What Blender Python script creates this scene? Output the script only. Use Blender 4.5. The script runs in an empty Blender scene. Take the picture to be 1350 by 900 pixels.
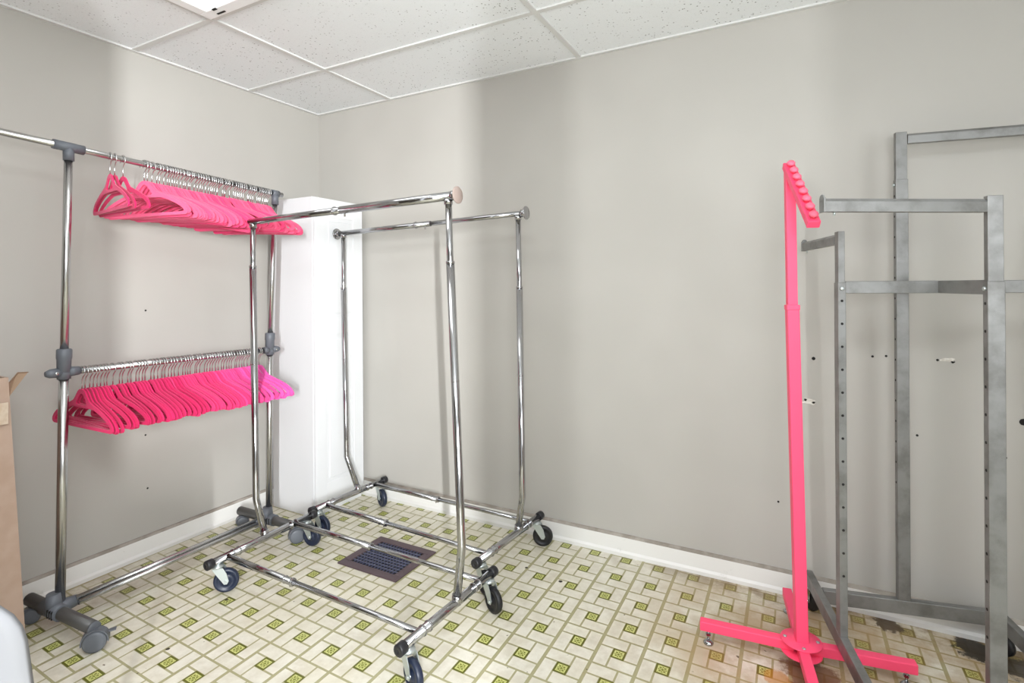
import bpy, bmesh, math, random
from mathutils import Vector, Matrix
from mathutils.geometry import tessellate_polygon
random.seed(11)
SC = bpy.context.scene
COL = SC.collection
PI = math.pi
CEIL = 2.43


def W(u, v, z):
    """u along the back wall from the corner, v out from the back wall, z up"""
    return Vector((u, -v, z))


# ------------------------------------------------------------------ materials
def lin(c):
    out = []
    for x in c:
        x /= 255.0
        out.append(x / 12.92 if x <= 0.04045 else ((x + 0.055) / 1.055) ** 2.4)
    return (*out, 1.0)


class X:
    """tiny expression wrapper round math nodes"""
    def __init__(s, nt, sock):
        s.nt, s.s = nt, sock

    def _op(s, op, o=None, rev=False):
        n = s.nt.nodes.new('ShaderNodeMath')
        n.operation = op
        a, b = (s, o) if not rev else (o, s)
        for i, q in enumerate((a, b)):
            if q is None:
                continue
            if isinstance(q, X):
                s.nt.links.new(q.s, n.inputs[i])
            else:
                n.inputs[i].default_value = q
        return X(s.nt, n.outputs[0])

    def __add__(s, o): return s._op('ADD', o)
    def __sub__(s, o): return s._op('SUBTRACT', o)
    def __mul__(s, o): return s._op('MULTIPLY', o)
    def __rsub__(s, o): return s._op('SUBTRACT', o, True)
    def lt(s, o): return s._op('LESS_THAN', o)
    def gt(s, o): return s._op('GREATER_THAN', o)
    def abs(s): return s._op('ABSOLUTE')
    def fract(s): return s._op('FRACT')
    def max(s, o): return s._op('MAXIMUM', o)
    def min(s, o): return s._op('MINIMUM', o)
    def sqrt(s): return s._op('SQRT')

    def ramp(s, a, b, lo=0.0, hi=1.0):
        n = s.nt.nodes.new('ShaderNodeMapRange')
        n.interpolation_type = 'SMOOTHSTEP'
        s.nt.links.new(s.s, n.inputs[0])
        n.inputs[1].default_value = a
        n.inputs[2].default_value = b
        n.inputs[3].default_value = lo
        n.inputs[4].default_value = hi
        return X(s.nt, n.outputs[0])


class Mat:
    def __init__(s, name, col, rough=0.5, metal=0.0, spec=0.5):
        s.m = bpy.data.materials.new(name)
        s.m.use_nodes = True
        s.nt = s.m.node_tree
        s.b = s.nt.nodes['Principled BSDF']
        s.b.inputs['Base Color'].default_value = lin(col)
        s.b.inputs['Roughness'].default_value = rough
        s.b.inputs['Metallic'].default_value = metal
        s.b.inputs['Specular IOR Level'].default_value = spec
        s.co = None

    def coord(s):
        if s.co is None:
            s.co = s.nt.nodes.new('ShaderNodeTexCoord')
        return s.co.outputs['Object']

    def noise(s, scale, detail=3, rough=0.5, vec=None):
        n = s.nt.nodes.new('ShaderNodeTexNoise')
        n.inputs['Scale'].default_value = scale
        n.inputs['Detail'].default_value = detail
        n.inputs['Roughness'].default_value = rough
        s.nt.links.new(vec or s.coord(), n.inputs['Vector'])
        return X(s.nt, n.outputs[0])

    def mix(s, fac, a, b):
        n = s.nt.nodes.new('ShaderNodeMix')
        n.data_type = 'RGBA'
        if isinstance(fac, X):
            s.nt.links.new(fac.s, n.inputs[0])
        else:
            n.inputs[0].default_value = fac
        for i, q in ((6, a), (7, b)):
            if isinstance(q, tuple):
                n.inputs[i].default_value = lin(q)
            else:
                s.nt.links.new(q, n.inputs[i])
        return n.outputs[2]

    def color(s, sock):
        s.nt.links.new(sock, s.b.inputs['Base Color'])

    def rough(s, x):
        s.nt.links.new(x.s, s.b.inputs['Roughness'])

    def bump(s, x, strength=0.2, dist=0.01):
        n = s.nt.nodes.new('ShaderNodeBump')
        n.inputs['Strength'].default_value = strength
        n.inputs['Distance'].default_value = dist
        s.nt.links.new(x.s, n.inputs['Height'])
        s.nt.links.new(n.outputs[0], s.b.inputs['Normal'])


def simple(name, col, rough=0.5, metal=0.0, var=None, scale=20, spec=0.5, bump=0):
    q = Mat(name, col, rough, metal, spec)
    if var:
        nz = q.noise(scale, 4)
        q.color(q.mix(nz.ramp(0.3, 0.7), col, var))
        if bump:
            q.bump(nz, bump, 0.002)
    return q.m


WALLC = (198, 196, 191)
wm = Mat('wall_paint', WALLC, 0.75, spec=0.25)
n1 = wm.noise(1.7, 2)
wm.color(wm.mix(n1.ramp(0.35, 0.65), (184, 181, 175), (180, 177, 171)))
wm.bump(wm.noise(160, 2), 0.06, 0.002)
M_WALL = wm.m
M_DARKW = simple('unseen_wall_brown', (104, 96, 88), 0.7)  # unseen front wall kept dark to give the chrome dark reflections

q = Mat('baseboard_paint', (232, 231, 227), 0.5)
s1 = q.noise(9, 6, 0.7).ramp(0.6, 0.72)
q.color(q.mix(s1 * 0.55, (232, 231, 228), (168, 164, 156)))
M_BASE = q.m

M_LEDGE = simple('darker_ledge', (168, 161, 152), 0.9, var=(140, 132, 122), scale=18)  # darker tone for the baseboard's top faces
# ceiling tile: white board with pin holes
q = Mat('ceiling_tile', (224, 224, 222), 0.9, spec=0.1)
v = q.nt.nodes.new('ShaderNodeTexVoronoi')
v.inputs['Scale'].default_value = 62
q.nt.links.new(q.coord(), v.inputs['Vector'])
d = X(q.nt, v.outputs['Distance'])
cl = q.noise(26, 2)
msk = q.noise(1.5, 2).ramp(0.38, 0.62, 0.35, 1.0)
holes = d.ramp(0.14, 0.25, 1, 0) * cl.ramp(0.44, 0.56) * msk
fine = q.noise(190, 3, 0.7).ramp(0.52, 0.72)
c1 = q.mix(fine * 0.35, (238, 241, 243), (212, 214, 215))
q.color(q.mix(holes * 0.85, c1, (88, 86, 82)))
q.bump(q.noise(140, 3), 0.25, 0.003)
M_CEIL = q.m
M_GRID = simple('grid_white', (215, 215, 213), 0.5)
M_FIXT = simple('fixture_white', (242, 242, 242), 0.4)

# floor: vinyl sheet with pinwheel bricks round a green square
MU, MV = 0.15306, 0.15930
q = Mat('floor_vinyl', (214, 208, 190), 0.38, spec=0.4)
sep = q.nt.nodes.new('ShaderNodeSeparateXYZ')
q.nt.links.new(q.coord(), sep.inputs[0])
gx, gy = X(q.nt, sep.outputs[0]), X(q.nt, sep.outputs[1])
# the sheet is laid a degree or so out of square
x = (((gx + gy * 0.01412 - 1.61557) * (1 / MU)) + 100.5).fract() - 0.5
y = (((gy + gx * 0.02352 + 0.16348) * (1 / MV)) + 100.5).fract() - 0.5
S = 0.145
ax, ay = x.abs(), y.abs()
mx = ax.max(ay)
thick = ax.gt(0.458)
thin = ay.gt(0.474)
g = 0.023
l1 = (x - S).abs().lt(g) * y.gt(-S)
l2 = (y + S).abs().lt(g) * x.gt(-S)
l3 = (x + S).abs().lt(g) * y.lt(S)
l4 = (y - S).abs().lt(g) * x.lt(S)
lines = thick.max(thin).max(l1.max(l2).max(l3.max(l4)))
sq = mx.lt(S + 0.012)
ring = sq * mx.gt(S - 0.030)
bx_, by_ = ax - 0.05, ay - 0.05
rr = (bx_ * bx_ + by_ * by_).sqrt()
mot = (rr - 0.036).abs().lt(0.008).max((mx - 0.102).abs().lt(0.0085)) * mx.lt(0.115)
cloud = q.noise(14, 4, 0.6)
big = q.noise(2.3, 3)
tile = q.mix(cloud.ramp(0.3, 0.7), (226, 222, 208), (209, 203, 186))
tile = q.mix(big.ramp(0.4, 0.7) * 0.4, tile, (213, 205, 180))
c = q.mix(lines * 0.92, tile, (162, 157, 116))
c = q.mix(sq, c, (126, 130, 48))
c = q.mix(ring, c, (98, 100, 30))
c = q.mix(mot, c, (204, 206, 134))
# dirt and wear
wear = gx.ramp(2.0, 2.75) * gy.ramp(-1.3, -0.5)
spn = q.noise(4.5, 6, 0.65)
c = q.mix(wear * spn.ramp(0.26, 0.62) * 0.70, c, (160, 124, 74))
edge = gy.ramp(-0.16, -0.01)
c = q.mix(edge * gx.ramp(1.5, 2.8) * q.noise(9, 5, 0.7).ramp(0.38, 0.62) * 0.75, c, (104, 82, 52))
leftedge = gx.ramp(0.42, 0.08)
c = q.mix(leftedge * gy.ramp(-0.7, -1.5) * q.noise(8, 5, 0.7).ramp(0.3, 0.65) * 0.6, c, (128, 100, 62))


def blotch(c, u, v_, r, col, k, amt):
    dx, dy = gx - u, gy + v_
    dd = (dx * dx + dy * dy).sqrt() + q.noise(k, 5, 0.7) * (r * 1.7) - r * 0.85
    return q.mix(dd.ramp(r, r * 0.75) * amt, c, col)


c = blotch(c, 3.345, 0.085, 0.075, (38, 30, 20), 22, 0.95)
c = blotch(c, 3.46, 0.14, 0.08, (44, 36, 26), 18, 0.9)
c = blotch(c, 3.09, 0.06, 0.05, (74, 56, 36), 25, 0.9)
c = blotch(c, 2.84, 0.50, 0.10, (110, 62, 30), 16, 0.8)
c = blotch(c, 2.73, 0.56, 0.045, (190, 128, 40), 20, 0.6)
c = blotch(c, 1.873, 0.359, 0.010, (40, 34, 22), 90, 1)
c = blotch(c, 1.69, 0.325, 0.008, (40, 34, 22), 90, 1)
c = blotch(c, 0.80, 1.42, 0.008, (50, 42, 28), 90, 1)
c = blotch(c, 0.70, 1.13, 0.008, (70, 60, 42), 90, 1)
spk = q.noise(34, 2, 0.5).ramp(0.735, 0.77)
c = q.mix(spk * 0.8, c, (96, 84, 58))
q.color(c)
q.rough(q.noise(6, 3).ramp(0.3, 0.7, 0.30, 0.45))
q.bump(lines + cloud * 0.3, 0.08, 0.001)
M_FLOOR = q.m

M_CHROME = simple('chrome', (176, 176, 178), 0.11, 1.0)
M_SATIN = simple('satin_tube', (196, 196, 196), 0.24, 1.0)
M_ZINC = simple('zinc', (196, 204, 204), 0.35, 0.8)
M_RUBBER = simple('black_rubber', (24, 24, 28), 0.45)
M_NAVY = simple('dark_navy_wheel', (28, 37, 58), 0.38)
M_CAP = simple('black_plastic', (30, 30, 34), 0.4)
M_GREYP = simple('grey_plastic', (98, 102, 109), 0.45)
M_FOOT = simple('grey_foot_tube', (92, 91, 90), 0.36, 0.35)
M_CABW = simple('cabinet_white', (226, 227, 229), 0.4)
M_PINK = simple('neon_pink_paint', (255, 77, 118), 0.45)
M_PINKS = simple('neon_pink_knob', (255, 110, 138), 0.4)
M_TAN = simple('tan_felt_cap', (150, 134, 126), 0.8)
M_WHITE = simple('white_plastic', (142, 143, 147), 0.5)
M_HOOK = simple('hook_wire', (205, 205, 205), 0.22, 1.0)
M_DARK = simple('dark_hole', (26, 24, 22), 0.9)
M_CHIP = simple('chipped_plaster', (228, 225, 218), 0.9, var=(200, 195, 186), scale=80)
M_VENT = simple('vent_bronze', (104, 88, 94), 0.42, 0.55)
M_VSLAT = simple('vent_slat', (84, 88, 116), 0.4, 0.4)
M_VBAR = simple('vent_bar', (122, 124, 146), 0.35, 0.6)
M_CARD = simple('cardboard', (178, 154, 138), 0.85, var=(170, 145, 128), scale=14)
M_CARDD = simple('cardboard_inside', (150, 126, 104), 0.9)
M_TAPE = simple('packing_tape', (206, 190, 172), 0.35, var=(190, 168, 146), scale=40)

q = Mat('raw_steel', (130, 130, 130), 0.4, 0.4)
nz = q.noise(13, 5, 0.6)
q.color(q.mix(nz.ramp(0.38, 0.75), (134, 134, 132), (108, 107, 104)))
q.rough(q.noise(25, 4).ramp(0.3, 0.7, 0.36, 0.46))
M_STEEL = q.m


def velvet(name, col):
    q = Mat(name, col, 0.85, spec=0.2)
    q.b.inputs['Sheen Weight'].default_value = 0.25
    q.b.inputs['Sheen Roughness'].default_value = 0.4
    return q.m


VEL = [velvet('velvet_pink_%s' % n, c) for n, c in (
    ('crimson', (206, 34, 92)), ('rose', (216, 42, 102)), ('hot', (232, 62, 122)), ('candy', (238, 80, 150)), ('orchid', (238, 98, 180)),
    ('bright', (240, 88, 132)), ('salmon', (243, 102, 142)), ('neon', (236, 74, 124)))]

q = Mat('lamp_lens', (244, 244, 242), 0.5)
q.b.inputs['Emission Color'].default_value = (1, 0.99, 0.97, 1)
q.b.inputs['Emission Strength'].default_value = 0.4
M_LENS = q.m


# ------------------------------------------------------------------ mesh helpers
class MB:
    def __init__(s):
        s.bm = bmesh.new()
        s.mats = []

    def mi(s, m):
        if m is None:
            return 0
        if m not in s.mats:
            s.mats.append(m)
        return s.mats.index(m)

    def faces(s, verts, polys, m=None, smooth=False):
        vs = [s.bm.verts.new(p) for p in verts]
        k = s.mi(m)
        for p in polys:
            try:
                f = s.bm.faces.new([vs[i] for i in p])
                f.material_index = k
                f.smooth = smooth
            except ValueError:
                pass

    def frame_box(s, o, ex, ey, ez, m=None, bev=0.0):
        """box from corner o spanned by ex, ey, ez"""
        b = bmesh.new()
        vs = [b.verts.new(o + ex * i + ey * j + ez * k) for k in (0, 1) for j in (0, 1) for i in (0, 1)]
        for f in ((0, 2, 3, 1), (4, 5, 7, 6), (0, 1, 5, 4), (2, 6, 7, 3), (0, 4, 6, 2), (1, 3, 7, 5)):
            b.faces.new([vs[i] for i in f])
        if bev > 0:
            bmesh.ops.bevel(b, geom=b.edges[:], offset=bev, segments=2, affect='EDGES', profile=0.5)
        s.merge(b, m)

    def box(s, a, b, m=None, bev=0.0):
        """axis box between two world corners"""
        lo = Vector([min(a[i], b[i]) for i in range(3)])
        hi = Vector([max(a[i], b[i]) for i in range(3)])
        dd = hi - lo
        s.frame_box(lo, Vector((dd.x, 0, 0)), Vector((0, dd.y, 0)), Vector((0, 0, dd.z)), m, bev)

    def bar(s, p0, p1, w, h, up=Vector((0, 0, 1)), m=None, bev=0.002):
        """rectangular bar from p0 to p1; w sideways, h along up"""
        p0, p1 = Vector(p0), Vector(p1)
        t = p1 - p0
        side = t.cross(up).normalized()
        upn = side.cross(t).normalized()
        s.frame_box(p0 - side * w / 2 - upn * h / 2, t, side * w, upn * h, m, bev)

    def merge(s, b, m=None, smooth=False):
        bmesh.ops.recalc_face_normals(b, faces=b.faces[:])
        k = s.mi(m)
        b.verts.index_update()
        vs = [s.bm.verts.new(v.co) for v in b.verts]
        for f in b.faces:
            nf = s.bm.faces.new([vs[v.index] for v in f.verts])
            nf.material_index = k
            nf.smooth = smooth
        b.free()

    def tube(s, pts, r, m=None, n=14, bend=0.0, closed=False, caps=True):
        pts = [Vector(p) for p in pts]
        if bend > 0:
            out = [pts[0]]
            for i in range(1, len(pts) - 1):
                a, b, c_ = pts[i - 1], pts[i], pts[i + 1]
                d0 = min(bend, (a - b).length * 0.45)
                d1 = min(bend, (c_ - b).length * 0.45)
                q0, q1 = b + (a - b).normalized() * d0, b + (c_ - b).normalized() * d1
                for k in range(6):
                    t = k / 5
                    out.append(q0 * (1 - t) ** 2 + b * 2 * t * (1 - t) + q1 * t * t)
            out.append(pts[-1])
            pts = out
        rs = r if isinstance(r, (list, tuple)) else [r] * len(pts)
        N = len(pts)
        tang = []
        for i in range(N):
            if closed:
                t = pts[(i + 1) % N] - pts[i - 1]
            else:
                t = pts[min(i + 1, N - 1)] - pts[max(i - 1, 0)]
            tang.append(t.normalized())
        ref = Vector((0, 0, 1)) if abs(tang[0].z) < 0.9 else Vector((1, 0, 0))
        nrm = (ref - tang[0] * ref.dot(tang[0])).normalized()
        rings = []
        k = s.mi(m)
        for i in range(N):
            nrm = (nrm - tang[i] * nrm.dot(tang[i])).normalized()
            bn = tang[i].cross(nrm)
            rings.append([s.bm.verts.new(pts[i] + (nrm * math.cos(2 * PI * j / n) + bn * math.sin(2 * PI * j / n)) * rs[i]) for j in range(n)])
        rng = range(N) if closed else range(N - 1)
        for i in rng:
            a, b = rings[i], rings[(i + 1) % N]
            for j in range(n):
                f = s.bm.faces.new((a[j], a[(j + 1) % n], b[(j + 1) % n], b[j]))
                f.material_index = k
                f.smooth = True
        if caps and not closed:
            for rg, rev in ((rings[0], True), (rings[-1], False)):
                f = s.bm.faces.new(list(reversed(rg)) if rev else rg)
                f.material_index = k

    def lathe(s, prof, o, axis, m=None, n=28):
        """prof = [(radius, height)] turned about axis through o"""
        axis = Vector(axis).normalized()
        ref = Vector((0, 0, 1)) if abs(axis.z) < 0.9 else Vector((1, 0, 0))
        e1 = (ref - axis * ref.dot(axis)).normalized()
        e2 = axis.cross(e1)
        k = s.mi(m)
        rings = []
        for r, h in prof:
            if r < 1e-6:
                rings.append([s.bm.verts.new(o + axis * h)])
            else:
                rings.append([s.bm.verts.new(o + axis * h + (e1 * math.cos(2 * PI * j / n) + e2 * math.sin(2 * PI * j / n)) * r) for j in range(n)])
        for a, b in zip(rings, rings[1:]):
            for j in range(n):
                j2 = (j + 1) % n
                if len(a) == 1 and len(b) == 1:
                    continue
                if len(a) == 1:
                    vs = (a[0], b[j2], b[j])
                elif len(b) == 1:
                    vs = (a[j], a[j2], b[0])
                else:
                    vs = (a[j], a[j2], b[j2], b[j])
                f = s.bm.faces.new(vs)
                f.material_index = k
                f.smooth = True

    def disc(s, o, axis, r, h, m=None, n=20, bev=0.0):
        b = min(bev, h * 0.45)
        s.lathe([(0, 0), (r - b, 0), (r, b), (r, h - b), (r - b, h), (0, h)] if b else [(0, 0), (r, 0), (r, 0), (r, h), (r, h), (0, h)], o, axis, m, n)

    def prism(s, outline, holes, o, ex, ey, ez, m=None):
        """2D outline (with holes) in ex, ey, extruded by ez"""
        loops = [outline] + list(holes)
        flat = [p for l in loops for p in l]
        tris = tessellate_polygon([[Vector((p[0], p[1], 0)) for p in l] for l in loops])
        k = s.mi(m)
        lo = [s.bm.verts.new(o + ex * p[0] + ey * p[1] - ez * 0.5) for p in flat]
        hi = [s.bm.verts.new(o + ex * p[0] + ey * p[1] + ez * 0.5) for p in flat]
        for t in tris:
            for L, rev in ((lo, True), (hi, False)):
                try:
                    f = s.bm.faces.new([L[i] for i in (reversed(t) if rev else t)])
                    f.material_index = k
                except ValueError:
                    pass
        st = 0
        for l in loops:
            n = len(l)
            for i in range(n):
                a, b = st + i, st + (i + 1) % n
                try:
                    f = s.bm.faces.new((lo[a], lo[b], hi[b], hi[a]))
                    f.material_index = k
                except ValueError:
                    pass
            st += n
        bmesh.ops.recalc_face_normals(s.bm, faces=s.bm.faces[:])

    def mesh(s, name, mat=None, off=None):
        if off is not None:
            bmesh.ops.translate(s.bm, verts=s.bm.verts[:], vec=-Vector(off))
        bmesh.ops.recalc_face_normals(s.bm, faces=s.bm.faces[:])
        me = bpy.data.meshes.new(name)
        s.bm.to_mesh(me)
        s.bm.free()
        if s.mats:
            if s.mats[0] is None:
                s.mats[0] = mat
            for m in s.mats:
                me.materials.append(m)
        else:
            me.materials.append(mat)
        return me

    def build(s, name, mat=None, parent=None, label=None):
        """geometry is in world space; the object takes its root's origin"""
        off = root_of(parent) if parent is not None else None
        o = bpy.data.objects.new(name, s.mesh(name, mat, off))
        COL.objects.link(o)
        if parent is not None:
            o.parent = parent
        if label:
            o['label'] = label
        return o


def root_of(o):
    while o.parent is not None:
        o = o.parent
    return Vector(o.location)


def thing(name, loc, label, cat, group=None):
    o = bpy.data.objects.new(name, None)
    o.empty_display_size = 0.1
    COL.objects.link(o)
    o.location = loc
    o['label'] = label
    o['category'] = cat
    if group:
        o['group'] = group
    return o


def struct(o):
    o['kind'] = 'structure'
    return o


# ------------------------------------------------------------------ room shell
RU, RV = 4.65, 3.60           # right wall, front wall (unseen, behind the camera)
m = MB()
m.box(W(-0.1, -0.1, -0.1), W(RU + 0.1, RV + 0.1, 0.0), M_FLOOR)
struct(m.build('floor'))

m = MB()
m.box(W(-0.1, 0, 0), W(RU + 0.1, -0.1, CEIL), M_WALL)


def mark(mb, wall, a, z, r, mat):
    o = W(a, 0, z) if wall == 'b' else W(0, a, z)
    ax_ = Vector((0, -1, 0)) if wall == 'b' else Vector((1, 0, 0))
    mb.disc(o - ax_ * 0.001, ax_, r, 0.0018, mat, 10)


def chip(mb, u, z, sx, sz, mat, seed):
    rd = random.Random(seed)
    pts = []
    for i in range(12):
        t = 2 * PI * i / 12
        k = rd.uniform(0.55, 1.1)
        pts.append((sx * k * math.cos(t), sz * k * math.sin(t)))
    mb.prism(pts, [], W(u, 0.0006, z), Vector((1, 0, 0)), Vector((0, 0, 1)), Vector((0, -0.0024, 0)), mat)


for u, z in ((3.054, 1.010), (3.098, 1.014), (3.257, 1.008), (3.194, 0.718), (2.719, 0.378), (3.449, 0.67)):
    mark(m, 'b', u, z, 0.0045, M_DARK)
mark(m, 'b', 3.498, 0.803, 0.012, M_DARK)
mark(m, 'b', 2.852, 0.99, 0.007, M_DARK)
chip(m, 3.287, 1.010, 0.026, 0.010, M_CHIP, 1)
chip(m, 3.302, 1.003, 0.007, 0.005, M_DARK, 2)
chip(m, 2.835, 0.812, 0.032, 0.014, M_CHIP, 3)
chip(m, 2.852, 0.810, 0.007, 0.006, M_DARK, 4)
chip(m, 2.822, 0.818, 0.006, 0.005, M_DARK, 5)
chip(m, 2.80, 0.835, 0.006, 0.004, M_DARK, 6)
struct(m.build('wall_back'))

m = MB()
m.box(W(0, -0.1, 0), W(-0.1, RV + 0.1, CEIL), M_WALL)
for v_, z in ((1.074, 1.188), (1.076, 0.922), (1.078, 0.583), (1.07, 0.322)):
    mark(m, 'l', v_, z, 0.0045, M_DARK)
struct(m.build('wall_left'))

m = MB()  # unseen right wall, with an opening added to let the side fill in
for a, b, z0, z1 in ((-0.1, 1.75, 0, CEIL), (3.35, RV + 0.1, 0, CEIL), (1.75, 3.35, 0, 0.75), (1.75, 3.35, 2.2, CEIL)):
    m.box(W(RU, a, z0), W(RU + 0.1, b, z1), M_WALL)
struct(m.build('wall_right'))

# unseen front wall: two tall openings cut to shape the light bands
m = MB()
for a, b in ((-0.1, 2.015), (2.324, 3.13), (3.966, RU + 0.1)):
    m.box(W(a, RV, 0), W(b, RV + 0.1, CEIL), M_DARKW)
for a, b in ((2.015, 2.324), (3.13, 3.966)):
    m.box(W(a, RV, 0), W(b, RV + 0.1, 0.06), M_DARKW)
    m.box(W(a, RV, 2.40), W(b, RV + 0.1, CEIL), M_DARKW)
struct(m.build('wall_front'))

# baseboards: board with a small shoe strip and rounded top
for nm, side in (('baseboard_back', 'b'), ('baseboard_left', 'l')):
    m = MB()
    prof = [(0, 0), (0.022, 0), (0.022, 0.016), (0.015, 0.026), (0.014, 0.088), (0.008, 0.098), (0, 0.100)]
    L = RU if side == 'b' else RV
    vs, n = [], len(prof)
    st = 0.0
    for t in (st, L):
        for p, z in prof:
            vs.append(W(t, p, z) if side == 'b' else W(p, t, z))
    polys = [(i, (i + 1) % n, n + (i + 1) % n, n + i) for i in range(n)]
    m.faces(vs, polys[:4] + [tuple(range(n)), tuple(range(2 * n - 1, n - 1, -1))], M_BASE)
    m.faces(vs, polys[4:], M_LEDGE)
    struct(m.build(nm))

# ceiling: board and exposed T-bar grid
m = MB()
m.box(W(-0.1, -0.1, CEIL + 0.004), W(RU + 0.1, RV + 0.1, CEIL + 0.1), M_CEIL)
ceil = struct(m.build('ceiling'))
GU = [0.625 + 1.22 * k for k in range(4)]
GV = [0.5185 + 0.61 * k for k in range(6)]
m = MB()
for u in GU:
    m.box(W(u - 0.012, 0.021, CEIL - 0.0032), W(u + 0.012, RV, CEIL + 0.006), M_GRID)
for v_ in GV:
    m.box(W(0.021, v_ - 0.012, CEIL - 0.0026), W(RU, v_ + 0.012, CEIL + 0.006), M_GRID)
m.box(W(0, 0, CEIL - 0.004), W(RU, 0.022, CEIL + 0.006), M_GRID)
m.box(W(0, 0.022, CEIL - 0.0041), W(0.022, RV, CEIL + 0.006), M_GRID)
gr = m.build('ceiling_grid', parent=ceil)


# ------------------------------------------------------------------ recessed ceiling light
def troffer(u0, v0, label):
    """fills one 1.22 x 0.61 cell; frame, hinged door, prismatic lens, latches"""
    u1, v1 = u0 + 1.22, v0 + 0.61
    t = thing('ceiling_light', W((u0 + u1) / 2, (v0 + v1) / 2, CEIL), label, 'ceiling light')
    m = MB()
    e, z0, z1 = 0.013, CEIL - 0.012, CEIL + 0.003
    fw = 0.05
    for a, b in ((W(u0 + e, v0 + e, z0), W(u1 - e, v0 + e + fw, z1)), (W(u0 + e, v1 - e - fw, z0), W(u1 - e, v1 - e, z1)),
                 (W(u0 + e, v0 + e + fw, z0), W(u0 + e + fw, v1 - e - fw, z1)), (W(u1 - e - fw, v0 + e + fw, z0), W(u1 - e, v1 - e - fw, z1))):
        m.box(a, b, M_FIXT, 0.003)
    m.build('frame', parent=t)
    m = MB()
    m.box(W(u0 + e + fw, v0 + e + fw, CEIL - 0.004), W(u1 - e - fw, v1 - e - fw, CEIL + 0.001), M_LENS)
    m.build('lens', parent=t, label='white frosted lens')
    for uu in (u0 + 0.11, u1 - 0.11):
        m = MB()
        m.box(W(uu - 0.025, v0 + 0.027, z0 - 0.002), W(uu + 0.025, v0 + 0.035, z0 + 0.002), M_DARK)
        m.box(W(uu - 0.012, v0 + 0.055, z0 - 0.002), W(uu + 0.012, v0 + 0.064, z0 + 0.002), M_DARK)
        m.build('latch', parent=t, label='dark latch slot')
    return t


troffer(0.625, 1.1285, 'white recessed ceiling light cut off at the top left of the ceiling')


# ------------------------------------------------------------------ white wall cabinet in the corner
CU0, CU1, CV0, CV1, CH = 0.048, 0.41, 0.03, 0.402, 1.808
cab = thing('storage_cabinet', W((CU0 + CU1) / 2, (CV0 + CV1) / 2, 0), 'tall narrow white cabinet with panelled door in the room corner', 'cabinet')
m = MB()
m.box(W(CU0, CV0, 0), W(CU1 - 0.02, CV1, CH), M_CABW, 0.0025)
m.build('body', parent=cab)
m = MB()
m.box(W(CU1 - 0.019, CV0 + 0.002, 0.07), W(CU1 - 0.003, CV1 - 0.002, CH - 0.004), M_CABW, 0.002)
dv0, dv1 = CV0 + 0.002, CV1 - 0.002
# raised frame of stiles and rails round two panels
st_ = 0.075
zr = [(0.07, 0.17), (1.02, 1.12), (CH - 0.11, CH - 0.004)]
for a, b in ((dv0, dv0 + st_), (dv1 - st_, dv1)):
    m.box(W(CU1 - 0.004, a, 0.07), W(CU1, b, CH - 0.004), M_CABW, 0.0015)
for z0, z1 in zr:
    m.box(W(CU1 - 0.004, dv0 + st_, z0), W(CU1, dv1 - st_, z1), M_CABW, 0.0015)
for z0, z1 in ((0.17, 1.02), (1.12, CH - 0.11)):
    m.box(W(CU1 - 0.006, dv0 + st_ + 0.022, z0 + 0.022), W(CU1 - 0.0005, dv1 - st_ - 0.022, z1 - 0.022), M_CABW, 0.005)
door = m.build('door', parent=cab)
m = MB()
m.box(W(CU0 + 0.02, CV0 + 0.01, 0), W(CU1 - 0.012, CV1 - 0.004, 0.068), M_CABW, 0.002)
m.build('plinth', parent=cab)


# ------------------------------------------------------------------ chrome rolling racks
BARZ = 0.135


def caster(parent, u, v_, ang, wheel_mat, brake=False):
    """swivel caster under the base bar at (u, v): fork, then wheel and lever as sub-parts; ang = trail direction"""
    p = W(u, v_, 0)
    h = Vector((math.cos(math.radians(ang)), math.sin(math.radians(ang)), 0))
    sd = Vector((-h.y, h.x, 0))
    m = MB()
    m.lathe([(0, 0.132), (0.010, 0.132), (0.010, 0.120), (0.022, 0.119), (0.024, 0.112), (0.020, 0.107), (0, 0.107)], p, (0, 0, 1), M_ZINC, 20)
    for k in (-1, 1):
        o = p + sd * k * 0.019
        m.prism([(-0.020, 0.110), (0.022, 0.110), (0.036, 0.085), (0.044, 0.052), (0.038, 0.040), (0.026, 0.040), (0.018, 0.052), (-0.006, 0.088)], [], o, h, Vector((0, 0, 1)), sd * 0.003, M_ZINC)
    m.tube([p + sd * -0.019 + Vector((0, 0, 0.109)) + h * 0.001, p + sd * 0.019 + Vector((0, 0, 0.109)) + h * 0.001], 0.0045, M_ZINC, 8)
    c_ = p + h * 0.032 + Vector((0, 0, 0.050))
    m.tube([c_ - sd * 0.025, c_ + sd * 0.025], 0.006, M_ZINC, 10)
    f = m.build('caster', parent=parent)
    m = MB()
    m.lathe([(0.006, -0.013), (0.016, -0.013), (0.018, -0.009), (0.034, -0.008), (0.037, -0.012), (0.045, -0.012), (0.0492, -0.008), (0.050, 0),
             (0.0492, 0.008), (0.045, 0.012), (0.037, 0.012), (0.034, 0.008), (0.018, 0.009), (0.016, 0.013), (0.006, 0.013)], c_, sd, wheel_mat, 32)
    m.build('wheel', parent=f, label='dark rubber wheel')
    if brake:
        m = MB()
        b = p - h * 0.004 + Vector((0, 0, 0.095))
        m.bar(b, b - h * 0.040 + Vector((0, 0, -0.028)), 0.024, 0.003, m=M_ZINC, bev=0.001)
        m.bar(b - h * 0.038 + Vector((0, 0, -0.027)), b - h * 0.056 + Vector((0, 0, -0.022)), 0.024, 0.003, m=M_ZINC, bev=0.001)
        m.build('brake_lever', parent=f)
    return f


def ring_on(m, p, d, r, L=0.006):
    d = Vector(d).normalized()
    m.disc(p - d * L / 2, d, r, L, M_CHROME, 16, 0.001)


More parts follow.
